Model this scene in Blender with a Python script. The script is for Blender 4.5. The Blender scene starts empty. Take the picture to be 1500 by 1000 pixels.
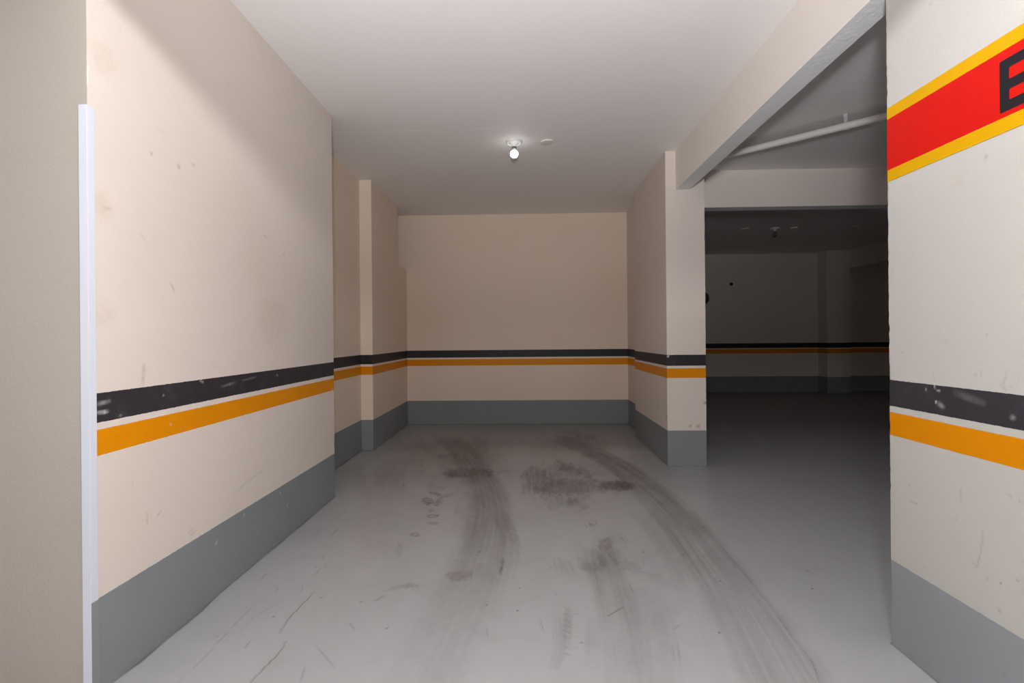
import bpy, bmesh, math
import numpy as np
from mathutils import Matrix, Vector

scn = bpy.context.scene
COL = scn.collection
R = math.radians
H = 1.1            # eye height
ZC = 2.65          # ceiling
ZB = 2.326         # underside of the beams

# ------------------------------------------------------------------ camera
F, PSI, RHO, CY = 750.0, math.atan(18 / 750), 0.009, 493.2

def ray(px, py):
    a = px - 750; b = CY - py
    u = a * math.cos(RHO) + b * math.sin(RHO); w = -a * math.sin(RHO) + b * math.cos(RHO)
    return ((u * math.cos(PSI) - F * math.sin(PSI)) / F, (u * math.sin(PSI) + F * math.cos(PSI)) / F, w / F)

def onz(px, py, z=0.0):
    """photo pixel -> point of a horizontal plane"""
    r = ray(px, py); t = (z - H) / r[2]
    return np.array((r[0] * t, r[1] * t))

def onx(px, py, x):
    """photo pixel -> (y, z) on a wall of constant x"""
    r = ray(px, py); t = x / r[0]
    return np.array((r[1] * t, H + r[2] * t))

cam = bpy.data.cameras.new('camera')
cam.sensor_width = 36; cam.lens = 36 * F / 1500; cam.shift_y = -(500 - CY) / 1500
cam.clip_start = 0.02
co = bpy.data.objects.new('camera', cam); COL.objects.link(co)
base = Matrix.Rotation(PSI, 4, 'Z') @ Matrix.Rotation(R(90), 4, 'X')
co.matrix_world = Matrix.Translation((0, 0, H)) @ base @ Matrix.Rotation(-RHO, 4, 'Z')
scn.camera = co

# ------------------------------------------------------------------ noise for the dirt
def vnoise(x, y, seed=0):
    rng = np.random.RandomState(seed); G = rng.rand(256, 256)
    xi = np.floor(x).astype(int); yi = np.floor(y).astype(int)
    fx = x - xi; fy = y - yi
    fx = fx * fx * (3 - 2 * fx); fy = fy * fy * (3 - 2 * fy)
    g = lambda i, j: G[i % 256, j % 256]
    return (g(xi, yi) * (1 - fx) + g(xi + 1, yi) * fx) * (1 - fy) + (g(xi, yi + 1) * (1 - fx) + g(xi + 1, yi + 1) * fx) * fy

def fbm(x, y, seed=0, n=4):
    s = 0; a = 0.5; t = 0
    for k in range(n):
        s = s + a * vnoise(x * 2 ** k, y * 2 ** k, seed + k); t += a; a *= 0.55
    return s / t

def sstep(a, b, x):
    t = np.clip((x - a) / (b - a), 0, 1)
    return t * t * (3 - 2 * t)

def polydist(P, pts):
    """distance, signed offset and arc position of points P to a polyline"""
    best = np.full(len(P), 1e9); off = np.zeros(len(P)); arc = np.zeros(len(P)); L = 0
    for a, b in zip(pts[:-1], pts[1:]):
        d = b - a; l = np.hypot(*d)
        if l < 1e-9: continue
        t = np.clip(((P - a) @ d) / l ** 2, 0, 1)
        q = a + t[:, None] * d; e = P - q; r = np.hypot(e[:, 0], e[:, 1])
        m = r < best
        best[m] = r[m]
        off[m] = (np.sign(d[0] * e[:, 1] - d[1] * e[:, 0]) * r)[m]
        arc[m] = (L + t * l)[m]; L += l
    return best, off, arc, L

def smooth_path(pts, n=8):
    pts = [np.array(p, float) for p in pts]
    if len(pts) < 3: return pts
    out = []
    ex = [2 * pts[0] - pts[1]] + pts + [2 * pts[-1] - pts[-2]]
    for i in range(1, len(ex) - 2):
        p0, p1, p2, p3 = ex[i - 1:i + 3]
        for k in range(n):
            t = k / n
            out.append(0.5 * ((2 * p1) + (p2 - p0) * t + (2 * p0 - 5 * p1 + 4 * p2 - p3) * t * t + (3 * p1 - p0 - 3 * p2 + p3) * t ** 3))
    out.append(pts[-1])
    return out

def sub(P, pts, pad):
    pts = np.array(pts); lo = pts.min(0) - pad; hi = pts.max(0) + pad
    return np.where((P[:, 0] > lo[0]) & (P[:, 0] < hi[0]) & (P[:, 1] > lo[1]) & (P[:, 1] < hi[1]))[0]

def put(A, idx, v):
    A[idx] = 1 - (1 - A[idx]) * (1 - np.clip(v, 0, 1))

def scratch(P, A, pts, w, s, soft=0.5, broken=0.0, seed=3):
    pts = [np.array(p, float) for p in pts]
    pts = smooth_path(pts)
    idx = sub(P, pts, w * 4)
    if not len(idx): return
    d, o, a, L = polydist(P[idx], pts)
    v = s * (1 - sstep(w * soft, w * 1.3, d))
    v *= 0.35 + 0.65 * np.sin(np.pi * np.clip(a / max(L, 1e-6), 0.06, 0.94)) ** 0.6
    if broken: v *= np.clip(1 - broken * 1.6 * vnoise(P[idx, 0] * 90, P[idx, 1] * 60, seed), 0, 1)
    put(A, idx, v)

def blob(P, A, c, rx, ry, s, ang=0, ragged=0.5, seed=5, edge=0.35, freq=18, ring=0):
    c = np.array(c, float); r = max(rx, ry)
    idx = sub(P, [c], r * 2.2)
    if not len(idx): return
    q = P[idx] - c; ca, sa = math.cos(ang), math.sin(ang)
    u = (q[:, 0] * ca + q[:, 1] * sa) / rx; v = (-q[:, 0] * sa + q[:, 1] * ca) / ry
    n = fbm(P[idx, 0] * freq, P[idx, 1] * freq, seed)
    d = np.hypot(u, v) + ragged * (n - 0.5) * 2
    m = 1 - sstep(1 - edge, 1 + edge, d)
    if ring: m = m * (1 - ring * (1 - sstep(0.45, 0.9, d)))
    put(A, idx, s * m * (0.55 + 0.9 * (vnoise(P[idx, 0] * freq * 2.7, P[idx, 1] * freq * 2.7, seed + 9) - 0.2)))

def stain(P, A, px, py, hx, hy, s, ang=0, ragged=0.5, seed=5, edge=0.35, freq=0.22, ring=0, streak=0.0):
    """a stain on the floor: centre and half extents as measured on the photo, turned into metres on the floor"""
    c = onz(px, py); mx = np.hypot(*(onz(px + 2, py) - c)) / 2; my = abs(onz(px, py + 2)[1] - onz(px, py - 2)[1]) / 4
    idx = sub(P, [c], max(hx * mx, hy * my) * 2.2 + .02)
    if not len(idx): return
    q = P[idx] - c
    sk = c[0] / c[1]                                   # marks run along the drive-in direction as seen from the entrance
    a = (q[:, 0] - q[:, 1] * sk) / mx; b = -q[:, 1] / my
    ca, sa = math.cos(ang), math.sin(ang)
    u = (a * ca + b * sa) / hx; v = (-a * sa + b * ca) / hy
    n = fbm(a * freq + seed * 7.3, b * freq + 31.7, seed)
    d = np.hypot(u, v) + ragged * (n - 0.5) * 2.4
    m = 1 - sstep(1 - edge, 1 + edge, d)
    if ring: m = m * (1 - ring * (1 - sstep(0.35, 0.85, d)))
    tx = 0.5 + 1.0 * (fbm(a * freq * 2.2, b * freq * 2.2, seed + 9) - 0.25)
    if streak: tx = tx * (1 - streak + 1.7 * streak * vnoise(a * 0.5 + 11, b * 0.04 + a * .02, seed + 4))
    put(A, idx, s * m * tx)

def tyre(P, A, pts, w, s, prof, seed, streak=0.7, fine=70):
    """a tyre mark: streaks that run along a curve"""
    pts = smooth_path(pts)
    idx = sub(P, pts, w * 2)
    d, o, a, L = polydist(P[idx], pts)
    x = o / w
    body = 1 - sstep(0.62, 1.12, np.abs(x) + 0.25 * (fbm(P[idx, 0] * 7, P[idx, 1] * 7, seed) - 0.5))
    st = 0.55 * vnoise(o * fine, a * 1.3, seed + 1) + 0.45 * vnoise(o * fine * 2.6, a * 2.2, seed + 2)
    t = a / L
    al = np.interp(t, [p[0] for p in prof], [p[1] for p in prof])
    patch = 0.65 + 0.7 * (fbm(P[idx, 0] * 5, P[idx, 1] * 4, seed + 3) - 0.3)
    endf = sstep(0, 0.06, t) * (1 - sstep(0.985, 1.0, t) * 0)
    put(A, idx, s * body * al * (1 - streak + streak * 1.5 * st) * patch * endf)

# ------------------------------------------------------------------ materials
def newmat(name):
    m = bpy.data.materials.new(name); m.use_nodes = True
    nt = m.node_tree; b = nt.nodes['Principled BSDF']
    return m, nt, b

def N(nt, typ, **kw):
    n = nt.nodes.new(typ)
    for k, v in kw.items():
        if hasattr(n, k): setattr(n, k, v)
        else: n.inputs[k].default_value = v
    return n

def mixc(nt, fac, a, b):
    n = nt.nodes.new('ShaderNodeMix'); n.data_type = 'RGBA'
    for sock, v in ((n.inputs[0], fac), (n.inputs[6], a), (n.inputs[7], b)):
        if isinstance(v, bpy.types.NodeSocket): nt.links.new(v, sock)
        elif isinstance(v, (int, float)): sock.default_value = v
        else: sock.default_value = (*v, 1)
    return n.outputs[2]

def mth(nt, op, a, b=0.0, clamp=False):
    n = nt.nodes.new('ShaderNodeMath'); n.operation = op; n.use_clamp = clamp
    for sock, v in ((n.inputs[0], a), (n.inputs[1], b)):
        if isinstance(v, bpy.types.NodeSocket): nt.links.new(v, sock)
        else: sock.default_value = v
    return n.outputs[0]

def noise(nt, vec, scale, detail=3, rough=0.55):
    n = N(nt, 'ShaderNodeTexNoise', Scale=scale, Detail=detail, Roughness=rough)
    nt.links.new(vec, n.inputs['Vector'])
    return n.outputs['Fac']

def ramp(nt, v, a, b):
    n = nt.nodes.new('ShaderNodeMapRange'); n.interpolation_type = 'SMOOTHSTEP'
    nt.links.new(v, n.inputs[0]); n.inputs[1].default_value = a; n.inputs[2].default_value = b
    return n.outputs[0]

def bump(nt, b, h, strength, dist):
    n = N(nt, 'ShaderNodeBump', Strength=strength, Distance=dist)
    nt.links.new(h, n.inputs['Height']); nt.links.new(n.outputs[0], b.inputs['Normal'])

def srgb(r, g, b):
    f = lambda c: c / 12.92 if c <= 0.04045 else ((c + 0.055) / 1.055) ** 2.4
    return tuple(f(v / 255) for v in (r, g, b))

CREAM = (0.70, 0.625, 0.57)
GREY = (0.225, 0.245, 0.255)
BLACK = (0.030, 0.028, 0.033)
YELLOW = (0.70, 0.245, 0.0)

def wall_material(name, cream=CREAM, stripes=True, yellow=YELLOW, grey=GREY):
    m, nt, b = newmat(name)
    g = nt.nodes.new('ShaderNodeNewGeometry'); pos = g.outputs['Position']
    sp = nt.nodes.new('ShaderNodeSeparateXYZ'); nt.links.new(pos, sp.inputs[0])
    n1 = noise(nt, pos, 1.6, 4); n2 = noise(nt, pos, 9, 4); nf = noise(nt, pos, 60, 2)
    c = mixc(nt, mth(nt, 'MULTIPLY', ramp(nt, n1, 0.45, 0.75), 0.16), cream, (cream[0] * 0.88, cream[1] * 0.8, cream[2] * 0.7))
    # sparse pits and rub marks in the paint
    c = mixc(nt, mth(nt, 'MULTIPLY', ramp(nt, n2, 0.66, 0.78), 0.12), c, (0.38, 0.3, 0.23))
    rough = 0.55
    if stripes:
        z = mth(nt, 'ADD', sp.outputs[2], mth(nt, 'MULTIPLY', mth(nt, 'SUBTRACT', nf, 0.5), 0.0035))
        def band(lo, hi):
            return mth(nt, 'MULTIPLY', mth(nt, 'GREATER_THAN', z, lo), mth(nt, 'LESS_THAN', z, hi))
        kb, yb, gb = band(0.844, 0.936), band(0.741, 0.822), band(-1, 0.299)
        nk = noise(nt, pos, 14, 5, 0.7)
        kc = mixc(nt, mth(nt, 'MULTIPLY', ramp(nt, nk, 0.5, 0.8), 0.5), BLACK, (0.075, 0.07, 0.08))
        gc = mixc(nt, mth(nt, 'MULTIPLY', ramp(nt, n1, 0.4, 0.7), 0.3), grey, tuple(v * 0.8 for v in grey))
        c = mixc(nt, kb, c, kc); c = mixc(nt, yb, c, yellow); c = mixc(nt, gb, c, gc)
        rr = mth(nt, 'SUBTRACT', 0.55, mth(nt, 'MULTIPLY', mth(nt, 'ADD', mth(nt, 'ADD', kb, yb), gb), 0.1))
        nt.links.new(rr, b.inputs['Roughness'])
    a = N(nt, 'ShaderNodeAttribute', attribute_name='dark'); c = mixc(nt, a.outputs['Fac'], c, (0.16, 0.13, 0.115))
    a = N(nt, 'ShaderNodeAttribute', attribute_name='brown'); c = mixc(nt, a.outputs['Fac'], c, (0.42, 0.25, 0.13))
    a = N(nt, 'ShaderNodeAttribute', attribute_name='light'); c = mixc(nt, a.outputs['Fac'], c, (0.7, 0.68, 0.66))
    nt.links.new(c, b.inputs['Base Color'])
    if not stripes: b.inputs['Roughness'].default_value = rough
    b.inputs['Specular IOR Level'].default_value = 0.16
    h = mth(nt, 'ADD', noise(nt, pos, 130, 3), mth(nt, 'MULTIPLY', noise(nt, pos, 7, 3), 2.5))
    bump(nt, b, h, 0.22, 0.003)
    return m

def plain(name, col, rough=0.5, metal=0.0, spec=0.5, grain=0.0, gscale=40, bmp=0.0, bscale=120):
    m, nt, b = newmat(name)
    g = nt.nodes.new('ShaderNodeTexCoord'); pos = g.outputs['Object']
    n = noise(nt, pos, gscale, 4)
    c = mixc(nt, mth(nt, 'MULTIPLY', ramp(nt, n, 0.35, 0.75), grain), col, tuple(v * 0.7 for v in col))
    nt.links.new(c, b.inputs['Base Color'])
    b.inputs['Roughness'].default_value = rough; b.inputs['Metallic'].default_value = metal
    b.inputs['Specular IOR Level'].default_value = spec
    if bmp: bump(nt, b, noise(nt, pos, bscale, 3), bmp, 0.003)
    return m

M = {}
M['wall'] = wall_material('cream_striped_paint')
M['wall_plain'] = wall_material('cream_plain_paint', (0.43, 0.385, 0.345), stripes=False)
M['pillar'] = wall_material('cream_striped_paint_shaded', (0.455, 0.44, 0.42), yellow=(0.58, 0.205, 0.0), grey=(0.255, 0.27, 0.285))  # shaded copy of the cream and yellow paint, dimmer light put into the colour
M['wall_back'] = wall_material('tan_striped_paint', (0.78, 0.655, 0.54))
M['beam'] = wall_material('cream_beam_paint', (0.80, 0.735, 0.69), stripes=False)

def ceiling_material():
    m, nt, b = newmat('ceiling_paint')
    g = nt.nodes.new('ShaderNodeNewGeometry'); pos = g.outputs['Position']
    sp = nt.nodes.new('ShaderNodeSeparateXYZ'); nt.links.new(pos, sp.inputs[0])
    n1 = noise(nt, pos, 1.1, 4)
    c = mixc(nt, mth(nt, 'MULTIPLY', ramp(nt, n1, 0.4, 0.7), 0.12), (0.85, 0.82, 0.815), (0.81, 0.76, 0.735))
    # faint board joint across the bay: a slightly proud, paler line of filler
    nj = noise(nt, pos, 2.2, 2)
    yw = mth(nt, 'ADD', sp.outputs[1], mth(nt, 'MULTIPLY', mth(nt, 'SUBTRACT', noise(nt, pos, 1.2, 2), 0.5), 0.12))
    dj = mth(nt, 'ABSOLUTE', mth(nt, 'SUBTRACT', yw, 3.82))
    line = mth(nt, 'SUBTRACT', 1.0, ramp(nt, dj, 0.003, 0.011))
    line = mth(nt, 'MULTIPLY', line, ramp(nt, nj, 0.45, 0.6))
    c = mixc(nt, mth(nt, 'MULTIPLY', line, 0.6), c, (0.97, 0.94, 0.92))
    nt.links.new(c, b.inputs['Base Color'])
    b.inputs['Roughness'].default_value = 0.6; b.inputs['Specular IOR Level'].default_value = 0.3
    h = mth(nt, 'ADD', noise(nt, pos, 90, 3), mth(nt, 'MULTIPLY', noise(nt, pos, 4, 3), 3.0))
    bump(nt, b, h, 0.18, 0.003)
    return m
M['ceiling'] = ceiling_material()

def underside_material():
    m, nt, b = newmat('grey_beam_underside_paint')
    g = nt.nodes.new('ShaderNodeNewGeometry'); pos = g.outputs['Position']
    mp = N(nt, 'ShaderNodeMapping'); mp.inputs['Scale'].default_value = (26, 9, 1); mp.inputs['Rotation'].default_value = (0, 0, 0.6)
    nt.links.new(pos, mp.inputs[0])
    n = noise(nt, mp.outputs[0], 1.0, 5, 0.65)
    c = mixc(nt, mth(nt, 'MULTIPLY', ramp(nt, n, 0.66, 0.74), 0.55), (0.80, 0.80, 0.80), (0.92, 0.92, 0.92))
    nt.links.new(c, b.inputs['Base Color']); b.inputs['Roughness'].default_value = 0.6
    bump(nt, b, mth(nt, 'ADD', n, noise(nt, pos, 40, 3)), 0.35, 0.006)
    return m
M['underside'] = underside_material()

def floor_material():
    m, nt, b = newmat('grey_floor_paint')
    g = nt.nodes.new('ShaderNodeNewGeometry'); pos = g.outputs['Position']
    n1 = noise(nt, pos, 0.9, 4); n2 = noise(nt, pos, 5, 5, 0.6); n3 = noise(nt, pos, 45, 4, 0.65)
    c = mixc(nt, mth(nt, 'MULTIPLY', ramp(nt, n1, 0.42, 0.75), 0.3), (0.335, 0.341, 0.35), (0.318, 0.316, 0.313))
    c = mixc(nt, mth(nt, 'MULTIPLY', ramp(nt, n2, 0.52, 0.75), 0.18), c, (0.22, 0.21, 0.2))
    at = lambda nm: N(nt, 'ShaderNodeAttribute', attribute_name=nm).outputs['Fac']
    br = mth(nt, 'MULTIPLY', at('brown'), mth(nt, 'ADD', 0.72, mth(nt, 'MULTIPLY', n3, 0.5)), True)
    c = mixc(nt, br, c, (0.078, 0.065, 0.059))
    c = mixc(nt, at('grey'), c, GREY)
    c = mixc(nt, at('dark'), c, (0.055, 0.05, 0.048))
    c = mixc(nt, at('light'), c, (0.52, 0.52, 0.53))
    nt.links.new(c, b.inputs['Base Color'])
    r = mth(nt, 'ADD', 0.285, mth(nt, 'MULTIPLY', n2, 0.05)); r = mth(nt, 'ADD', r, mth(nt, 'MULTIPLY', br, 0.3))
    nt.links.new(r, b.inputs['Roughness'])
    b.inputs['Specular IOR Level'].default_value = 0.6
    bump(nt, b, mth(nt, 'ADD', noise(nt, pos, 2.5, 1), mth(nt, 'MULTIPLY', n3, 0.012)), 0.05, 0.01)
    return m
M['floor'] = floor_material()
M['white_enamel'] = plain('white_enamel', (0.72, 0.73, 0.71), 0.35, grain=0.1)
M['guard'] = plain('white_guard_plastic', (0.66, 0.69, 0.78), 0.38, grain=0.06, gscale=6)
M['guard_grey'] = plain('grey_paint_on_guard', (0.235, 0.25, 0.255), 0.45, grain=0.1)
M['pvc'] = plain('off_white_pvc', (0.72, 0.69, 0.66), 0.35, grain=0.1)
M['galv'] = plain('galvanised_steel', (0.72, 0.74, 0.76), 0.32, metal=0.7, grain=0.3, gscale=80)
M['ring'] = plain('grey_socket_ring', (0.09, 0.09, 0.095), 0.4)
M['plate'] = plain('off_white_plate_plastic', (0.74, 0.70, 0.665), 0.45, grain=0.06)
M['bulb_off'] = plain('dull_bulb_glass', (0.12, 0.12, 0.13), 0.25)
M['black'] = plain('black_plastic', (0.006, 0.006, 0.007), 0.5)
M['dome'] = plain('black_gloss_plastic', (0.008, 0.008, 0.01), 0.12, grain=0.2)
M['red'] = plain('red_sign_paint', (0.50, 0.006, 0.003), 0.35, spec=0.2, grain=0.14, gscale=14, bmp=0.08)
M['sign_yellow'] = plain('yellow_sign_paint', (0.56, 0.30, 0.0005), 0.4, spec=0.15, grain=0.08, gscale=9, bmp=0.06)
M['sign_black'] = plain('black_letter_paint', (0.009, 0.009, 0.012), 0.5, spec=0.25, grain=0.2, gscale=30)

def glow(name, col, strength):
    m, nt, b = newmat(name)
    b.inputs['Base Color'].default_value = (0.8, 0.8, 0.8, 1)
    b.inputs['Emission Color'].default_value = (*col, 1); b.inputs['Emission Strength'].default_value = strength
    return m
M['bulb_on'] = glow('lit_bulb', (1.0, 0.98, 0.95), 9)

# ------------------------------------------------------------------ mesh helpers
def link(name, me, mat, parent=None):
    o = bpy.data.objects.new(name, me); COL.objects.link(o)
    for m in (mat if isinstance(mat, (list, tuple)) else [mat]): me.materials.append(m)
    if parent: o.parent = parent
    return o

def structure(o):
    o['kind'] = 'structure'
    return o

def tag(o, label, cat, group=None):
    o['label'] = label; o['category'] = cat
    if group: o['group'] = group
    return o

def thing(name, label, cat, loc, group=None):
    o = bpy.data.objects.new(name, None); COL.objects.link(o); o.location = loc
    o.empty_display_size = 0.1
    return tag(o, label, cat, group)

class Mesh:
    def __init__(s): s.v = []; s.f = []; s.mi = []
    def add(s, verts, faces, mi=0):
        n = len(s.v); s.v += [tuple(map(float, p)) for p in verts]
        s.f += [tuple(i + n for i in f) for f in faces]; s.mi += [mi] * len(faces)
    def box(s, x0, x1, y0, y1, z0, z1, under=0):
        v = [(x, y, z) for z in (z0, z1) for y in (y0, y1) for x in (x0, x1)]
        s.add(v, [(4, 5, 7, 6), (0, 1, 5, 4), (1, 3, 7, 5), (3, 2, 6, 7), (2, 0, 4, 6)])
        s.add(v, [(0, 2, 3, 1)], under)
    def wall(s, poly, z0, z1, fine=(), res=0.006, zres=0.006, jit=None):
        """prism over a counter-clockwise plan polygon; edges listed in `fine` are finely meshed.
        jit: {corner index: (amplitude, seed)} roughens a painted plaster arris"""
        plan = []; n = len(poly)
        for i in range(n):
            a = np.array(poly[i], float); b = np.array(poly[(i + 1) % n], float)
            k = max(1, int(np.hypot(*(b - a)) / res)) if i in fine else 1
            for j in range(k): plan.append((a + (b - a) * j / k, i if j == 0 else -1))
        nz = int((z1 - z0) / zres) if fine else 1
        zs = np.linspace(z0, z1, nz + 1); m = len(plan); V = []
        for z in zs:
            for p, c in plan:
                x, y = p
                if jit and c in jit:
                    amp, seed = jit[c][:2]
                    nn = fbm(np.array([z * 26.0]), np.array([seed * 3.1]), seed, 4)[0] - 0.5
                    nn = np.sign(nn) * max(0, abs(nn) - 0.06)
                    cx, cy = np.mean([q for q in poly], 0)
                    x -= abs(nn) * amp * np.sign(x - cx)
                    if len(jit[c]) < 3: y -= abs(nn) * amp * np.sign(y - cy)
                V.append((x, y, z))
        Fs = []
        for r in range(nz):
            for j in range(m):
                k = (j + 1) % m
                Fs.append((r * m + j, r * m + k, (r + 1) * m + k, (r + 1) * m + j))
        Fs.append(tuple(range(m - 1, -1, -1))); Fs.append(tuple(nz * m + j for j in range(m)))
        s.add(V, Fs)
    def build(s, name, mat, parent=None, attrs=None, smooth=False):
        me = bpy.data.meshes.new(name); me.from_pydata(s.v, [], s.f); me.update()
        me.polygons.foreach_set('material_index', s.mi)
        if smooth: me.polygons.foreach_set('use_smooth', [True] * len(s.f))
        for k, a in (attrs or {}).items():
            at = me.attributes.new(k, 'FLOAT', 'POINT'); at.data.foreach_set('value', np.asarray(a, np.float32))
        return link(name, me, mat, parent)

def lathe(name, prof, mat, parent=None, seg=40, axis='Z', smooth=True):
    """prof: list of (radius, height) revolved about the local axis"""
    V = []; Fs = []
    for r, z in prof:
        for k in range(seg):
            t = 2 * math.pi * k / seg
            V.append((r * math.cos(t), r * math.sin(t), z) if axis == 'Z' else (z, r * math.cos(t), r * math.sin(t)))
    for i in range(len(prof) - 1):
        for k in range(seg):
            l = (k + 1) % seg
            Fs.append((i * seg + k, i * seg + l, (i + 1) * seg + l, (i + 1) * seg + k))
    me = bpy.data.meshes.new(name); me.from_pydata(V, [], Fs)
    bm = bmesh.new(); bm.from_mesh(me); bmesh.ops.remove_doubles(bm, verts=bm.verts, dist=1e-6)
    bmesh.ops.recalc_face_normals(bm, faces=bm.faces); bm.to_mesh(me); bm.free()
    if smooth:
        me.polygons.foreach_set('use_smooth', [True] * len(me.polygons))
        me.set_sharp_from_angle(angle=R(40))
    return link(name, me, mat, parent)

def bevelbox(name, x0, x1, y0, y1, z0, z1, mat, parent=None, bev=0.001, seg=2):
    bm = bmesh.new(); bmesh.ops.create_cube(bm, size=1)
    for v in bm.verts:
        v.co = Vector(((x0 + x1) / 2 + v.co.x * (x1 - x0), (y0 + y1) / 2 + v.co.y * (y1 - y0), (z0 + z1) / 2 + v.co.z * (z1 - z0)))
    if bev: bmesh.ops.bevel(bm, geom=bm.edges[:], offset=bev, segments=seg, affect='EDGES')
    me = bpy.data.meshes.new(name); bm.to_mesh(me); bm.free()
    return link(name, me, mat, parent)

def outline(name, pts, depth, mat, parent, frame):
    """flat outline (u, v) extruded by depth; frame maps (u, v, d) to local xyz"""
    n = len(pts)
    V = [frame(u, v, 0) for u, v in pts] + [frame(u, v, depth) for u, v in pts]
    Fs = [tuple(range(n)), tuple(range(2 * n - 1, n - 1, -1))] + [(i, n + i, n + (i + 1) % n, (i + 1) % n) for i in range(n)]
    me = bpy.data.meshes.new(name); me.from_pydata(V, [], Fs)
    bm = bmesh.new(); bm.from_mesh(me); bmesh.ops.recalc_face_normals(bm, faces=bm.faces); bm.to_mesh(me); bm.free()
    return link(name, me, mat, parent)

# ------------------------------------------------------------------ FLOOR with its dirt and painted shade
def pw(*pts): return [onz(x, y) for x, y in pts]

def build_floor():
    xs = np.concatenate([[-7, -3.2], np.arange(-1.64, 2.7, 0.0055), [4, 6, 9.5]])
    ys = [-6.0, -2.0, 0.5, 1.3]; y = 1.55
    while y < 6.5: ys.append(y); y += 0.0045 * max(1, y / 1.7)
    ys = np.array(ys + [6.6, 8, 10.2])
    X, Y = np.meshgrid(xs, ys); P = np.stack([X.ravel(), Y.ravel()], 1); n = len(P)
    br = np.zeros(n); dk = np.zeros(n); lt = np.zeros(n)
    # -- tyre marks
    tyre(P, br, pw((652, 640), (676, 660), (703, 700), (716, 740), (712, 790), (690, 850), (655, 920), (615, 1000)), 0.155, 0.72,
         [(0, 0.6), (0.25, 0.95), (0.5, 0.9), (0.68, 0.62), (0.78, 0.4), (0.88, 0.22), (1, 0.12)], 11, 0.75, 60)
    tyre(P, br, pw((700, 720), (735, 760), (748, 800), (735, 860), (715, 930)), 0.06, 0.4, [(0, 0.3), (0.4, 0.9), (1, 0)], 15, 0.95, 110)
    tyre(P, br, pw((812, 640), (852, 655), (905, 682), (950, 718), (998, 766), (1040, 820), (1078, 872), (1116, 930), (1158, 1005)), 0.155, 0.75,
         [(0, 0.6), (0.2, 0.95), (0.45, 0.95), (0.6, 0.85), (0.8, 0.72), (1, 0.52)], 21, 0.75, 75)
    tyre(P, br, pw((935, 745), (975, 790), (1012, 850), (1040, 930), (1060, 1000)), 0.09, 0.28, [(0, 0.3), (0.3, 0.9), (1, 0.2)], 25, 0.9, 100)
    tyre(P, br, pw((882, 800), (893, 850), (908, 910), (925, 1000)), 0.1, 0.46, [(0, 0.75), (0.3, 1), (0.55, 0.7), (0.75, 0.4), (1, 0.35)], 31, 0.7, 70)
    tyre(P, br, pw((905, 860), (950, 900), (965, 1000)), 0.12, 0.2, [(0, 0.2), (0.5, 1), (1, 0.7)], 35, 0.8, 60)
    tyre(P, dk, pw((817, 895), (819, 950), (812, 975)), 0.026, 0.26, [(0, 0.25), (0.4, 0.9), (1, 0.6)], 41, 0.95, 200)
    tyre(P, dk, pw((832, 885), (831, 945)), 0.02, 0.4, [(0, 0.2), (0.5, 1), (1, 0.4)], 43, 0.95, 220)
    for k in range(9):                                       # tread blocks printed beside the streaks
        yy = 890 + k * 8.2
        scratch(P, dk, pw((826, yy), (836, yy + 4)), 0.004, 0.42, broken=0.6, seed=50 + k)
        if k % 2: scratch(P, dk, pw((840, yy), (848, yy + 2)), 0.004, 0.28, broken=0.7, seed=60 + k)
    for (x0, x1, y0, y1, s) in ((815, 823, 815, 845, .25), (828, 842, 820, 850, .22), (850, 872, 815, 850, .3), (868, 866, 900, 985, .13), (845, 858, 790, 835, .15)):
        tyre(P, br, pw((x0, y0), ((x0 + x1) / 2, (y0 + y1) / 2), (x1, y1)), 0.03, s * 1.3, [(0, 0.6), (0.5, 1), (1, 0.2)], int(x0), 0.95, 160)
    # -- broad films of dirt
    for (x, y, hx, hy, st, sd) in ((655, 658, 55, 16, .42, 1), (600, 682, 60, 26, .26, 2), (540, 708, 40, 22, .26, 3), (560, 768, 60, 40, .14, 4), (700, 690, 45, 24, .34, 8),
                                   (690, 665, 35, 18, .4, 31), (838, 652, 42, 12, .4, 5), (905, 690, 60, 26, .26, 6), (620, 645, 80, 16, .2, 9), (706, 760, 34, 55, .3, 10),
                                   (640, 900, 45, 70, .12, 12), (470, 890, 60, 50, .09, 13), (780, 648, 150, 12, .14, 17), (935, 890, 50, 70, .15, 14), (985, 790, 40, 60, .2, 16),
                                   (885, 815, 30, 30, .22, 18), (560, 690, 90, 14, .12, 19), (690, 850, 40, 60, .14, 21)):
        stain(P, br, x, y, hx, hy, st, 0, .6, sd, .75, .05)
    # -- dragged stain of mud and oil in the middle of the bay
    stain(P, br, 818, 704, 46, 24, .43, .12, .55, 71, .3, .12, streak=.6)
    stain(P, br, 785, 703, 20, 20, .45, .2, .5, 72, .4, .16, streak=.6)
    stain(P, br, 850, 712, 60, 11, .5, .03, .4, 74, .3, .12, streak=.4)
    stain(P, br, 905, 711, 24, 7, .85, .05, .35, 75, .25, .2)
    stain(P, dk, 911, 711, 15, 5, .55, .1, .7, 76, .3, .4)
    stain(P, dk, 822, 706, 9, 6, .5, 0, .8, 77, .4, .3)
    stain(P, dk, 795, 717, 13, 4, .5, .1, .9, 78, .4, .3)
    stain(P, dk, 812, 704, 10, 12, .24, 0, 1, 70, .4, .3)
    stain(P, dk, 832, 688, 16, 6, .4, .35, .9, 79, .4, .3)
    stain(P, dk, 858, 692, 9, 6, .42, .5, 1, 69, .4, .35)
    stain(P, br, 826, 681, 14, 7, .5, .5, .7, 68, .35, .25)
    stain(P, br, 832, 736, 32, 10, .36, 0, .9, 67, .5, .16)
    stain(P, dk, 836, 734, 12, 4, .2, 0, 1, 66, .5, .3)
    stain(P, dk, 838, 634, 14, 2.5, .5, 0, .8, 65, .5, .3)
    stain(P, br, 845, 641, 30, 4, .45, -.05, .8, 64, .5, .2)
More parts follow.
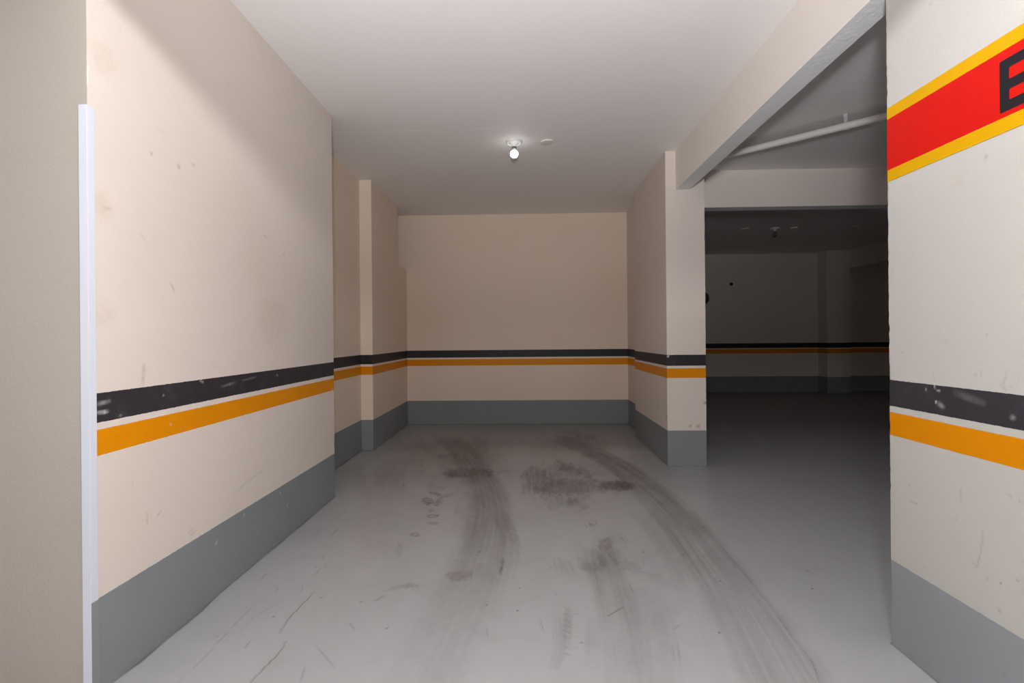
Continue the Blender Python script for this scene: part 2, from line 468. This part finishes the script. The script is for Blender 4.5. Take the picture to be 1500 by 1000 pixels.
    for a, b in (((812, 687), (824, 690)), ((816, 684), (832, 692)), ((812, 674), (845, 688)), ((845, 690), (866, 702)), ((852, 688), (862, 690)), ((769, 692), (783, 717)), ((782, 708), (793, 730)), ((836, 715), (852, 718)), ((890, 708), (925, 714)), ((868, 713), (868, 722)), ((845, 712), (846, 722)), ((806, 690), (808, 712))):
        scratch(P, dk, pw(a, b), .012, .5, .3, .6, int(a[0]))
    # -- prints near the left tyre mark
    stain(P, dk, 648, 669, 9, 4, .55, 0, .7, 81, .3, .3)
    stain(P, dk, 666, 666, 12, 2.5, .4, 0, .8, 82, .35, .3)
    stain(P, br, 690, 692, 34, 7, .7, 0, .5, 83, .3, .2)
    stain(P, dk, 662, 693, 9, 6, .5, .3, .9, 84, .35, .35)
    stain(P, dk, 665, 696, 5, 4, .55, 0, .7, 85, .35, .35)
    stain(P, dk, 713, 692, 7, 5, .5, .4, .8, 86, .35, .35, ring=.5)
    stain(P, dk, 738, 690, 10, 3, .3, 0, .9, 87, .4, .35)
    stain(P, dk, 648, 714, 9, 3.5, .36, 0, .8, 88, .35, .35)
    stain(P, dk, 638, 723, 9, 2.4, .62, .25, .8, 89, .3, .4)
    stain(P, dk, 654, 726, 8, 2.4, .4, -.2, .9, 90, .35, .4)
    stain(P, dk, 626, 733, 9, 4.5, .72, .12, .55, 91, .25, .3, ring=.35)
    stain(P, dk, 627, 738, 4, 3, .7, 0, .6, 92, .3, .4)
    stain(P, dk, 641, 736, 7, 4, .6, -.6, .9, 93, .3, .4)
    stain(P, dk, 632, 747, 7, 2.6, .4, .2, 1, 94, .35, .45)
    stain(P, dk, 634, 755.5, 9, 2.8, .78, -.05, .3, 95, .2, .3, ring=.65)
    stain(P, dk, 635, 766, 7.5, 2.6, .58, 0, .3, 96, .25, .3, ring=.3)
    stain(P, dk, 608, 783, 6.5, 2.8, .7, 0, .3, 97, .22, .3, ring=.65)
    stain(P, dk, 585, 806, 5, 11, .36, .3, .8, 98, .35, .35, ring=.4)
    stain(P, dk, 618, 682, 3, 1.8, .6, -.6, .5, 99, .3, .4)
    stain(P, dk, 591, 710, 2, 1.6, .6, -.6, .5, 61, .3, .4)
    stain(P, dk, 585, 860, 18, 3, .3, -.2, 1, 62, .4, .4)
    stain(P, dk, 604, 858, 10, 4, .3, .1, 1, 63, .4, .4)
    stain(P, dk, 557, 876, 8, 2, .34, -.4, 1, 60, .4, .4)
    # patch with a torn edge, at the foot of the left tyre mark
    stain(P, br, 672, 843, 20, 7, .5, 0, .35, 101, .2, .12)
    scratch(P, dk, pw((650, 845), (662, 837), (678, 834), (692, 836)), .003, .5, .4, .4)
    scratch(P, dk, pw((691, 836), (690, 850)), .004, .5, .4, .5)
    scratch(P, dk, pw((667, 820), (680, 824)), .004, .55, .4, .3)
    blob(P, dk, onz(703, 808), .008, .012, .75, 0, .5, 103, .3, 60)
    scratch(P, dk, pw((737, 818), (735, 830), (732, 842)), .008, .95, .4, .35)
    scratch(P, dk, pw((729, 812), (729, 822)), .003, .5, .4, .4)
    scratch(P, dk, pw((731, 845), (727, 858)), .004, .3, .4, .4)
    # small triangular drip
    scratch(P, dk, pw((862, 763), (873, 763), (871, 770), (865, 770), (862, 763)), .003, .6)
    blob(P, dk, onz(867, 768), .014, .012, .5, 0, .5, 104, .3, 40)
    scratch(P, dk, pw((857, 768), (860, 772)), .004, .55)
    # swept comb of fine scuffs beside it and the folded stain below
    for k in range(5): scratch(P, dk, pw((893 + 5 * k, 781 + (k % 2) * 3), (903 + 5 * k, 797)), .0035, .4 if k != 3 else .7, .4, .5, k)
    stain(P, br, 888, 797, 10, 10, .55, .6, .45, 105, .25, .14)
    stain(P, br, 896, 812, 6, 14, .35, -.35, .5, 111, .35, .14)
    stain(P, dk, 882, 822, 6, 10, .3, 0, 1, 112, .4, .4, streak=.7)
    scratch(P, dk, pw((877, 800), (892, 812), (905, 827)), .0035, .5, .4, .3)
    blob(P, dk, onz(883, 822), .02, .08, .3, 0, .9, 106, .4, 40)
    blob(P, dk, onz(862, 829), .05, .05, .26, 0, 1, 107, .4, 40)
    blob(P, dk, onz(925, 830), .04, .08, .2, .4, 1, 108, .4, 40)
    for a, b in (((920, 852), (928, 870)), ((941, 805), (942, 811)), ((942, 822), (944, 830)), ((916, 814), (917, 822)), ((891, 902), (914, 888)), ((930, 852), (948, 848)), ((714, 920), (714, 933)),
                 ((790, 905), (798, 928)), ((804, 835), (810, 828)), ((814, 868), (815, 872)), ((822, 865), (825, 862))):
        scratch(P, dk, pw(a, b), .0035, .42, .4, .4, int(a[0]))
    scratch(P, br, pw((891, 902), (914, 888)), .004, .5)
    # -- scratches on the left
    scratch(P, dk, pw((460, 867), (440, 888), (424, 905), (409, 927)), .0032, .72)
    scratch(P, dk, pw((419, 939), (410, 955), (390, 975), (366, 1000)), .0030, .68)
    scratch(P, dk, pw((398, 868), (365, 893), (333, 926), (300, 962), (255, 1004)), .0022, .3)
    scratch(P, br, pw((404, 885), (370, 906), (352, 925)), .003, .25)
    scratch(P, dk, pw((366, 939), (359, 949)), .003, .5)
    for a, b in (((390, 840), (381, 850)), ((407, 858), (404, 868)), ((443, 855), (442, 866)), ((475, 811), (473, 820)), ((459, 827), (463, 832)), ((470, 832), (458, 844)),
                 ((468, 775), (461, 787)), ((497, 771), (485, 785)), ((512, 735), (508, 741)), ((507, 748), (488, 760)), ((498, 771), (485, 785)), ((538, 757), (531, 762)),
                 ((512, 912), (520, 923)), ((320, 930), (316, 934)), ((447, 975), (440, 1000)), ((463, 945), (490, 978)), ((595, 709), (590, 713)), ((476, 827), (478, 831))):
        scratch(P, dk, pw(a, b), .0032, .5, .4, .35, int(a[0]))
    for x, y in ((471, 875), (567, 920), (401, 903), (713, 886), (758, 894), (761, 861), (852, 941), (1054, 926), (1190, 862), (1183, 836), (516, 786), (529, 881), (943, 808), (1014, 750), (990, 765), (1055, 851), (1000, 812)):
        blob(P, dk, onz(x, y), .0055, .006, .8, 0, .2, int(x), .3, 60)
    # -- scuffs on the right and the thin cracked line
    scratch(P, dk, pw((1172, 948), (1186, 964), (1194, 980), (1200, 1000)), .0025, .6, .4, .3)
    scratch(P, dk, pw((1140, 904), (1150, 918), (1166, 942)), .005, .45, .4, .6)
    for a, b in (((1072, 822), (1078, 832)), ((1110, 850), (1114, 855)), ((1098, 762), (1106, 757)), ((1145, 831), (1155, 831)), ((1172, 849), (1188, 856)), ((1192, 866), (1210, 873)), ((1280, 817), (1290, 816)),
                 ((980, 711), (987, 714)), ((1012, 749), (1015, 752)), ((1035, 770), (1046, 780)), ((950, 672), (956, 674)), ((985, 945), (988, 967)), ((992, 942), (996, 967)), ((985, 922), (998, 914))):
        scratch(P, dk, pw(a, b), .0035, .36, .4, .4, int(a[0]))
    # pale rubbed lines inside the right tyre mark
    for a, b, c in (((905, 690), (950, 732), (990, 780)), ((985, 770), (1010, 800), (1030, 830)), ((1003, 820), (1015, 835), (1028, 846)), ((960, 735), (990, 765), (1030, 810)), ((1090, 880), (1120, 930), (1150, 985))):
        scratch(P, lt, pw(a, b, c), .006, .16, .4, .5, int(a[0]))
    scratch(P, lt, pw((745, 776), (775, 786)), .004, .35)
    # -- dirt collected along the foot of the walls
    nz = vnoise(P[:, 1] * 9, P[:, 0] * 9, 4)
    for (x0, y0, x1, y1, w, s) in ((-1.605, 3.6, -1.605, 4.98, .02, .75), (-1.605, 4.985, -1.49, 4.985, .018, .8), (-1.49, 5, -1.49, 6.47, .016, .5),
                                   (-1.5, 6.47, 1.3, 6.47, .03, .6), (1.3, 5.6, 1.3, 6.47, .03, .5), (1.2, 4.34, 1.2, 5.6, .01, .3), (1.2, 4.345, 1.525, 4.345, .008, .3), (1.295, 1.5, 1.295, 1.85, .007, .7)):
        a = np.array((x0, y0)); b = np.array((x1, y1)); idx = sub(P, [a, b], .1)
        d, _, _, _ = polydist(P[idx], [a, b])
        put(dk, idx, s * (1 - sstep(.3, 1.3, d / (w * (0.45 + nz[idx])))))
    # light dusting everywhere, then darker tone towards the back
    br[:] = np.maximum(br, 0.06 * sstep(.5, .75, fbm(P[:, 0] * 3.3, P[:, 1] * 2.1, 120)))
    put(br, np.arange(n), 0.32 * sstep(4.85, 5.25, P[:, 1] + 0.12 * (fbm(P[:, 0] * 2, P[:, 1] * 0 + 3, 130) - .5)) * sstep(-1.7, -.2, P[:, 0]) * (1 - sstep(1.6, 2.4, P[:, 0])))  # browner across the back of the bay
    put(br, np.arange(n), 0.4 * sstep(5.0, 7.0, P[:, 1]) * sstep(1.6, 2.2, P[:, 0]))  # shade of the unlit room painted into the floor colour
    gp = np.zeros(n)
    line = np.array(sorted([tuple(onz(x, y)[::-1]) for x, y in ((140, 1022), (165, 1000), (211, 966), (240, 941), (272, 915), (296, 894.6), (318, 873), (340, 854), (388, 815), (439, 772), (493, 726))]))
    lx = np.interp(P[:, 1], line[:, 0], line[:, 1]) + .004 * (fbm(P[:, 1] * 22, P[:, 1] * 0 + 5, 140) - .5)
    m = (P[:, 1] > 1.45) & (P[:, 1] < 3.56) & (P[:, 0] < -1.2)
    gp[m] = 1 - sstep(-.002, .003, (P[:, 0] - lx)[m])
    put(dk, np.where(m)[0], .75 * (1 - sstep(.002, .009, np.abs(P[:, 0] - lx + .004)[m])) * np.clip(1.5 * vnoise(P[m, 1] * 7, P[m, 1] * 0, 141), .2, 1))
    # mesh
    ny, nx = X.shape
    V = np.stack([X.ravel(), Y.ravel(), np.zeros(n)], 1)
    i = np.arange((ny - 1) * (nx - 1)); r = i // (nx - 1); c = i % (nx - 1); a = r * nx + c
    Fq = np.stack([a, a + 1, a + nx + 1, a + nx], 1)
    me = bpy.data.meshes.new('floor')
    me.vertices.add(n); me.vertices.foreach_set('co', V.ravel().astype(np.float32))
    me.loops.add(Fq.size); me.loops.foreach_set('vertex_index', Fq.ravel().astype(np.int32))
    me.polygons.add(len(Fq)); me.polygons.foreach_set('loop_start', (np.arange(len(Fq)) * 4).astype(np.int32))
    me.update(calc_edges=True)
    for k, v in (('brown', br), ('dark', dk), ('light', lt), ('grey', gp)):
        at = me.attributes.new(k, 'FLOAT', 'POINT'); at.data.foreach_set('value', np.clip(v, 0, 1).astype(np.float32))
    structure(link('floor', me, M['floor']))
build_floor()

# ------------------------------------------------------------------ WALLS
def marks(m, x, side, dark=(), brown=(), light=(), blobs=()):
    """paint scuffs given as photo pixel segments on the wall face at constant x"""
    V = np.array(m.v); on = np.abs(V[:, 0] - x) < 0.004
    P = np.where(on[:, None], V[:, 1:3], 99.0)
    out = {k: np.zeros(len(V)) for k in ('dark', 'brown', 'light')}
    for key, segs in (('dark', dark), ('brown', brown), ('light', light)):
        for pts, w, s in segs: scratch(P, out[key], [onx(px, py, x) for px, py in pts], w, s, .3, .4, int(pts[0][0]))
    for key, px, py, ra, rb, s in blobs: blob(P, out[key], onx(px, py, x), ra, rb, s, 0, .5, int(px), .5, 30)
    return out

XA, YA0, YA1 = -1.33, 1.535, 3.54
w = Mesh()
w.wall([(-3.6, YA0), (XA, YA0), (XA, YA1), (-3.6, YA1)], 0, ZC, fine=(1,), res=.006, zres=.006, jit={1: (.008, 7), 2: (.006, 9)})
at = marks(w, XA, 1,
    dark=[(((211, 535), (210, 550), (209, 563)), .010, .34), (((250, 414), (256, 427)), .005, .4), (((386, 688), (360, 707), (345, 725)), .004, .32), (((236, 748), (230, 756)), .004, .4),
          (((284, 773), (276, 780)), .006, .3), (((288, 776), (279, 784)), .006, .26), (((387, 345), (390, 348)), .006, .4), (((308, 529), (316, 540)), .004, .25), (((281, 239), (285, 243)), .005, .4),
          (((414, 372), (417, 374)), .005, .4), (((204, 340), (214, 355)), .004, .25), (((330, 440), (327, 447)), .004, .2), (((152, 304), (163, 306)), .007, .3), (((319, 835), (322, 842)), .01, .3)],
    brown=[(((215, 750), (216, 768)), .005, .5), (((230, 190), (244, 196)), .01, .12)],
    light=[(((140, 593), (160, 587)), .007, .35), (((140, 604), (158, 603)), .006, .5), (((153, 603), (154, 604)), .006, .8), (((176, 608), (177, 609)), .004, .9), (((239, 578), (240, 579)), .004, .8),
           (((250, 621), (251, 622)), .004, .9), (((405, 549), (407, 550)), .004, .9), (((325, 566), (345, 560)), .006, .25), (((316, 796), (318, 793)), .006, .8), (((420, 742), (422, 737)), .004, .6),
           (((410, 722), (411, 723)), .005, .8), (((357, 755), (358, 752)), .005, .5), (((140, 978), (143, 976)), .006, .6), (((293, 557), (298, 560)), .004, .7), (((486, 572), (487, 568)), .006, .8), (((355, 557), (375, 552)), .005, .2)],
    blobs=[('dark', 262, 243, .01, .012, .4), ('dark', 222, 225, .006, .006, .35), ('brown', 150, 85, .05, .05, .12), ('brown', 400, 470, .15, .12, .13), ('brown', 145, 300, .05, .04, .14), ('dark', 490, 651, .006, .006, .6), ('brown', 155, 460, .04, .04, .1),
           ('dark', 130, 190, .004, .005, .5), ('dark', 194, 707, .005, .006, .35)])
structure(w.build('wall_left', M['wall'], attrs=at))
# the end face towards the aisle carries no stripes
w = Mesh(); w.wall([(-3.6, YA0 - .003), (XA - .03, YA0 - .003), (XA - .0004, YA0 - .003), (XA - .0004, YA0 + .002), (-3.6, YA0 + .002)], 0, ZC, fine=(2,), res=.006, zres=.006, jit={2: (.011, 7, 'x'), 3: (.011, 7, 'x')})
structure(w.build('wall_left_end', M['wall_plain']))

w = Mesh(); w.wall([(-3.6, YA1), (-1.605, YA1), (-1.605, 4.985), (-3.6, 4.985)], 0, ZC)
structure(w.build('wall_left_recess', M['wall_back']))
YN = 6.03; ZS = 1.962
w = Mesh()
w.wall([(-3.6, 4.985), (-1.488, 4.985), (-1.488, YN), (-3.6, YN)], 0, ZC)
w.wall([(-3.6, YN), (-1.488, YN), (-1.488, 6.47), (-3.6, 6.47)], 0, ZS)
w.wall([(-3.6, YN), (-2.3, YN), (-2.3, 6.47), (-3.6, 6.47)], ZS, ZC)
structure(w.build('wall_left_back', M['wall_back']))

w = Mesh(); w.wall([(-3.6, 6.47), (1.45, 6.47), (1.45, 6.62), (-3.6, 6.62)], 0, ZC)
structure(w.build('wall_back', M['wall_back']))

w = Mesh()
w.wall([(1.20, 4.345), (1.525, 4.345), (1.525, 5.59), (1.20, 5.59)], 0, ZC, fine=(0, 3), res=.012, zres=.008, jit={1: (.008, 5), 0: (.004, 6)})
w.wall([(1.30, 5.59), (1.45, 5.59), (1.45, 6.47), (1.30, 6.47)], 0, ZC)
V = np.array(w.v); at = {k: np.zeros(len(V)) for k in ('dark', 'brown', 'light')}
Pf = np.where((np.abs(V[:, 1] - 4.345) < .004)[:, None], V[:, [0, 2]], 99.0)
def ony(px, py, y):
    r = ray(px, py); t = y / r[1]
    return np.array((r[0] * t, H + r[2] * t))
for px, py, rr, s in ((1011, 624, .012, .45), (1022.5, 624, .014, .55), (1033, 590, .016, .6), (977, 522, .01, 0)): blob(Pf, at['dark'], ony(px, py, 4.345), rr, rr, s, 0, .6, int(px), .4, 60)
blob(Pf, at['light'], ony(978.5, 521.5, 4.345), .01, .01, .8, 0, .4, 3, .4, 60)
Ps = np.where((np.abs(V[:, 0] - 1.20) < .004)[:, None], V[:, 1:3], 99.0)
scratch(Ps, at['dark'], [onx(964, 590, 1.2), onx(964, 597, 1.2)], .012, .5)
blob(Ps, at['dark'], onx(976, 610, 1.2), .014, .014, .6, 0, .6, 8, .4, 60)
structure(w.build('wall_column', M['wall'], attrs=at))

XP = 1.295
w = Mesh()
w.wall([(XP, 0.55), (1.62, 0.55), (1.62, 1.85), (XP, 1.85)], 0, ZC, fine=(3,), res=.005, zres=.005, jit={3: (.006, 12)})
at = marks(w, XP, -1,
    dark=[(((1330, 731), (1344, 738)), .003, .55), (((1440, 775), (1437, 805), (1431, 830)), .003, .45), (((1475, 545), (1470, 562)), .004, .3), (((1466, 563), (1474, 572)), .004, .45), (((1480, 567), (1483, 568)), .003, .6),
          (((1407, 715), (1408, 735)), .004, .3), (((1494, 732), (1495, 737)), .003, .7), (((1476, 722), (1482, 729)), .004, .35), (((1437, 543), (1438, 551)), .003, .7), (((1428, 548), (1430, 550)), .003, .6), (((1445, 489), (1446, 491)), .003, .7),
          (((1367, 548), (1369, 558)), .003, .4), (((1424, 822), (1430, 830)), .005, .25), (((1446, 846), (1447, 850)), .003, .5), (((1465, 853), (1466, 855)), .004, .7), (((1490, 849), (1492, 851)), .004, .7), (((1462, 891), (1466, 897)), .005, .4),
          (((1360, 8), (1366, 4)), .004, .3), (((1423, 862), (1424, 864)), .003, .6), (((1470, 987), (1471, 989)), .004, .8), (((1331, 710), (1333, 711)), .003, .6), (((1320, 515), (1322, 516)), .003, .6), (((1332, 709), (1333, 711)), .003, .5)],
    brown=[(((1354, 834), (1357, 832)), .006, .3)],
    light=[(((1369, 562), (1370, 570)), .003, .7), (((1372, 572), (1377, 573)), .003, .6), (((1371, 587), (1371, 590)), .003, .9), (((1374, 590), (1382, 596)), .008, .3), (((1356, 570), (1357, 571)), .003, .7), (((1483, 611), (1484, 612)), .008, .5), (((1400, 575), (1440, 590)), .012, .12)],
    blobs=[('brown', 1402, 262, .02, .03, .12), ('dark', 1444, 230, .006, .006, .3), ('dark', 1400, 760, .004, .005, .3), ('brown', 1385, 500, .015, .012, .14)])
structure(w.build('wall_pillar', M['pillar'], attrs=at))

# the unlit room beyond the opening
w = Mesh()
w.wall([(1.45, 9.95), (9.2, 9.95), (9.2, 10.1), (1.45, 10.1)], 0, ZC)
w.wall([(5.63, 9.66), (6.06, 9.66), (6.06, 9.95), (5.63, 9.95)], 0, ZC)
structure(w.build('wall_far', M['wall']))
w = Mesh(); w.wall([(9.05, -6), (9.2, -6), (9.2, 9.95), (9.05, 9.95)], 0, ZC); structure(w.build('wall_right', M['wall']))
w = Mesh(); w.wall([(1.30, 6.62), (1.45, 6.62), (1.45, 10.1), (1.30, 10.1)], 0, ZC); structure(w.build('wall_far_side', M['wall']))
w = Mesh(); w.wall([(-6.6, -5.2), (9.05, -5.2), (9.05, -5.05), (-6.6, -5.05)], 0, ZC); structure(w.build('wall_aisle', M['wall']))
w = Mesh(); w.wall([(-6.6, -5.05), (-6.45, -5.05), (-6.45, 1.55), (-6.6, 1.55)], 0, ZC); structure(w.build('wall_aisle_side', M['wall']))
w = Mesh(); w.wall([(-6.6, 1.55), (-3.6, 1.55), (-3.6, 1.7), (-6.6, 1.7)], 0, ZC); structure(w.build('wall_aisle_end', M['wall_plain']))

# ------------------------------------------------------------------ CEILING and beams
w = Mesh(); w.box(-6.6, 9.2, -5.2, 10.1, ZC, ZC + .12); structure(w.build('ceiling', M['ceiling']))
w = Mesh(); w.box(1.285, 1.40, 1.85, 4.345, ZB, ZC, 1); structure(w.build('beam_side', [M['beam'], M['underside']]))
w = Mesh(); w.box(1.525, 9.05, 4.87, 5.01, 2.302, ZC, 1); structure(w.build('beam_cross', [M['beam'], M['underside']]))
w = Mesh(); w.box(6.06, 6.24, 5.01, 9.66, 2.32, ZC, 1); structure(w.build('beam_far', [M['beam'], M['underside']]))
w = Mesh(); w.box(-6.45, XP, 1.10, 1.24, ZB, ZC, 1); structure(w.build('beam_front', [M['beam'], M['underside']]))

# ------------------------------------------------------------------ corner guard
g = thing('corner_guard', 'white plastic corner guard running up the near left wall corner', 'corner guard', (XA, YA0 - .003, 0))
L, T, ZT = .0225, .004, 1.82
def lprofile(z0, z1, name, mat):
    pts = [(T * .9, -T), (T, -T * .9), (T, L), (0, L), (0, 0), (-L, 0), (-L, -T)]
    V = [(x, y, z0) for x, y in pts] + [(x, y, z1) for x, y in pts]; n = len(pts)
    Fs = [tuple(range(n - 1, -1, -1)), tuple(range(n, 2 * n))] + [(i, (i + 1) % n, n + (i + 1) % n, n + i) for i in range(n)]
    me = bpy.data.meshes.new(name); me.from_pydata(V, [], Fs)
    bm = bmesh.new(); bm.from_mesh(me); bmesh.ops.recalc_face_normals(bm, faces=bm.faces); bm.to_mesh(me); bm.free()
    return link(name, me, mat, g)
# the profile is cut at a slant on the side leg's top, as in the photo it simply ends square
lprofile(0, ZT, 'angle_profile', M['guard'])
pb = bevelbox('painted_foot', T - .0005, T + .0009, -.0035, L + .0004, 0, .299, M['guard_grey'], g, bev=.0003, seg=1)
pb['label'] = 'grey painted lower end of the guard'

# ------------------------------------------------------------------ painted sign on the pillar
s = thing('painted_sign', 'red painted sign band with yellow borders and black letter on near right pillar', 'sign', (XP, 1.20, 1.768))
y0, y1 = .56 - 1.20, 1.8485 - 1.20
def paint(name, za, zb, mat, d): return bevelbox(name, -d, .0, y0, y1, za - 1.768, zb - 1.768, mat, s, bev=0)
paint('red_band', 1.677, 1.857, M['red'], .0012)
paint('yellow_border', 1.857, 1.897, M['sign_yellow'], .0014)
paint('yellow_border', 1.637, 1.677, M['sign_yellow'], .0014)
# letter E: local u runs to the right as read from the bay (towards -y)
b_ = .0022
W, HT, ST = .098, .139, .0265
E_ = [(b_, 0), (W, 0), (W, ST), (ST + b_, ST), (ST, ST + b_), (ST, .055 - b_), (ST + b_, .055), (W * .9, .055), (W * .9, .055 + ST), (ST + b_, .055 + ST), (ST, .055 + ST + b_),
      (ST, HT - ST - b_), (ST + b_, HT - ST), (W, HT - ST), (W, HT), (b_, HT), (0, HT - b_), (0, b_)]
outline('letter', E_, .0008, M['sign_black'], s, lambda u, v, d: (-.0012 - d, (1.418 - u) - 1.20, 1.6915 - 1.768 + v))

# ------------------------------------------------------------------ ceiling lamps
def make_lamp(label, loc, bulb_mat):
    t = thing('ceiling_lamp', label, 'lamp', loc)
    lathe('canopy', [(0, 0), (.064, 0), (.066, -.004), (.065, -.010), (.060, -.017), (.055, -.019), (.051, -.016), (.046, -.012), (.034, -.014), (.026, -.022), (.0205, -.034), (.0185, -.044), (0, -.044)], M['white_enamel'], t, 48)
    lathe('socket_ring', [(0, -.044), (.0175, -.044), (.0187, -.046), (.0187, -.055), (.017, -.057), (0, -.057)], M['ring'], t, 32)
    cap = lathe('bulb_collar', [(0, -.057), (.0135, -.057), (.0145, -.062), (.0175, -.070), (.0195, -.0745), (0, -.0745)], M['white_enamel'] if bulb_mat == M['bulb_on'] else bulb_mat, t, 32)
    lathe('bulb', [(.032 * math.cos(q), -.100 + .032 * math.sin(q)) for q in np.linspace(math.asin(.0255 / .032), -math.pi / 2, 18)], bulb_mat, t, 36)
    return t
lamp = make_lamp('lit round bulb on white ceiling lamp holder above the parking bay', (-.067, 4.062, ZC), M['bulb_on'])
far_lamp = make_lamp('unlit bulb on small white ceiling holder in the dark room', (*onz(1135, 334, ZC), ZC), M['bulb_off'])

# ------------------------------------------------------------------ blank ceiling plates
def make_plate(label, px, py, r, tilt, group=None):
    x, y = onz(px, py, ZC)
    o = lathe('ceiling_plate', [(0, 0), (r * .96, 0), (r, -.003), (r, -.007), (r * .93, -.011), (r * .5, -.013), (0, -.0135)], M['plate'], None, 44)
    o.location = (x, y, ZC - abs(math.sin(tilt)) * r); o.rotation_euler = (0, tilt, 0)
    return tag(o, label, 'plate', group)
make_plate('round off white blank plate on the ceiling beside the lit bulb', 801, 206.5, .051, R(-3))
make_plate('pale tilted round plate on the dark room ceiling, left of the unlit lamp', 1091.5, 334, .055, R(-7))
make_plate('small faint round plate on the dark room ceiling, right of the unlit lamp', 1163, 333, .045, R(-2))
make_plate('faintest round plate on the dark room ceiling, nearest the right pillar', 1253, 331, .04, R(-2))

# ------------------------------------------------------------------ pipe under the ceiling of the side bay
ZP = 2.566
pa = onz(1075, 225, ZP); pb_ = onz(1300, 169.5, ZP); dv = (pb_ - pa) / np.hypot(*(pb_ - pa))
ta = (pa[1] - 4.345) / -dv[1]; end = pb_ + dv * 2.6
start = pa + dv * (pa[1] - 4.345) / dv[1] * -1
PLEN = float(np.hypot(*(end - start))); ANG = math.atan2(dv[1], dv[0])
p = lathe('pipe', [(0, 0), (.021, 0), (.025, .001), (.025, PLEN * .5), (.025, PLEN), (0, PLEN)], M['pvc'], None, 32, axis='X')
p.location = (start[0], start[1], ZP); p.rotation_euler = (0, 0, ANG)
tag(p, 'white plastic pipe running diagonally under the ceiling beyond the side beam', 'pipe')
hx = onz(1237, 164, ZC); tt = float(np.dot(hx - start, dv)); hp = start + dv * tt
h = thing('pipe_hanger', 'small galvanised hanger holding the white pipe to the ceiling', 'hanger', (hp[0], hp[1], ZC)); h.rotation_euler = (0, 0, ANG)
# ring strap around the pipe
V = []; Fs = []; seg = 36
for k in range(seg):
    t = 2 * math.pi * k / seg
    for r, x in ((.0255, -.011), (.0285, -.011), (.0285, .011), (.0255, .011)): V.append((x, r * math.cos(t), ZP - ZC + r * math.sin(t)))
for k in range(seg):
    l = (k + 1) % seg
    for q in range(4): Fs.append((k * 4 + q, k * 4 + (q + 1) % 4, l * 4 + (q + 1) % 4, l * 4 + q))
me = bpy.data.meshes.new('strap'); me.from_pydata(V, [], Fs); link('strap', me, M['pvc'], h)
for sy in (-1, 1): bevelbox('side_tab', -.011, .011, sy * .008 - .0015, sy * .008 + .0015, ZP - ZC + .026, -.022, M['galv'], h, .0005, 1)
bevelbox('bolt', -.004, .004, -.016, .016, -.044, -.037, M['galv'], h, .001, 1)
bevelbox('ceiling_bracket', -.014, .014, -.016, .016, -.024, 0, M['galv'], h, .002, 2)

# ------------------------------------------------------------------ dome fixture on the column's hidden side, outlet on the far wall
d = thing('dome_fixture', 'dark glossy dome peeking out past the column edge towards the dark room', 'fixture', (1.525, 4.418, 1.414))
lathe('back_plate', [(0, -.006), (.062, -.006), (.062, .008), (.058, .012), (0, .012)], M['black'], d, 40, 'X')
lathe('dome', [(.055, .012)] + [(.055 * math.cos(a), .012 + .044 * math.sin(a)) for a in np.linspace(0.1, math.pi / 2, 12)], M['dome'], d, 40, 'X')

ox, oz = ony(1071, 416, 9.95)
o = thing('wall_outlet', 'small round black outlet on the dark far wall', 'outlet', (ox, 9.95, oz))
V = [(.032, 0), (.034, .004), (.032, .008), (.026, .008), (.024, .003), (0, .003)]
q = lathe('outlet_ring', V[:5], M['black'], o, 28); q.rotation_euler = (R(90), 0, 0)
q = lathe('outlet_socket', [(.026, .002), (.025, .004), (0, .004)], M['black'], o, 28); q.rotation_euler = (R(90), 0, 0)

# ------------------------------------------------------------------ LIGHT
def point(name, loc, power, col, rad):
    l = bpy.data.lights.new(name, 'POINT'); l.energy = power; l.color = col; l.shadow_soft_size = rad
    o = bpy.data.objects.new(name, l); COL.objects.link(o); o.location = loc
    return o
def spot(name, loc, target, power, col, size, rad, blend=0.6):
    l = bpy.data.lights.new(name, 'SPOT'); l.energy = power; l.color = col; l.spot_size = R(size); l.spot_blend = blend; l.shadow_soft_size = rad
    o = bpy.data.objects.new(name, l); COL.objects.link(o); o.location = loc
    o.rotation_euler = (Vector(target) - Vector(loc)).to_track_quat('-Z', 'Y').to_euler()
    return o
# lamp of the drive aisle just outside the bay, behind the front beam, then an added weak fill
point('aisle_lamp_and_fill', (0.1, 0.35, 2.50), 117, (1.0, 0.985, 0.975), .06)
point('aisle_lamp_and_fill', (2.8, -1.8, 2.50), 11, (1.0, 0.98, 0.97), .06)  # added fill to brighten the side area and the unlit room
# photographer's flash beside the camera turned up to the ceiling, then two added frontal fills
spot('bounce_flash', (0.0, -0.15, 1.35), (0.1, 1.65, 2.65), 285, (0.975, 0.98, 1.0), 92, .06, 0.9)
point('omni_fill', (0.0, -0.3, 1.5), 88, (1.0, 0.99, 0.985), .06)  # added fill in all directions, lifts the lower walls and near floor
spot('forward_fill', (0.0, -0.6, 1.5), (0.9, 5.0, 1.6), 9, (1.0, 0.99, 0.985), 58, .06, 0.9)  # added fill aimed at the back of the bay and the unlit room

wd = bpy.data.worlds.new('world'); scn.world = wd; wd.use_nodes = True
wd.node_tree.nodes['Background'].inputs[0].default_value = (0.9, 0.9, 1, 1)
wd.node_tree.nodes['Background'].inputs[1].default_value = 0.0

vs = scn.view_settings
vs.view_transform = 'Standard'; vs.look = 'None'; vs.gamma = 1; vs.use_curve_mapping = False
vs.exposure = 0.0
scn.cycles.caustics_reflective = False; scn.cycles.caustics_refractive = False
scn.cycles.max_bounces = 8; scn.cycles.diffuse_bounces = 6
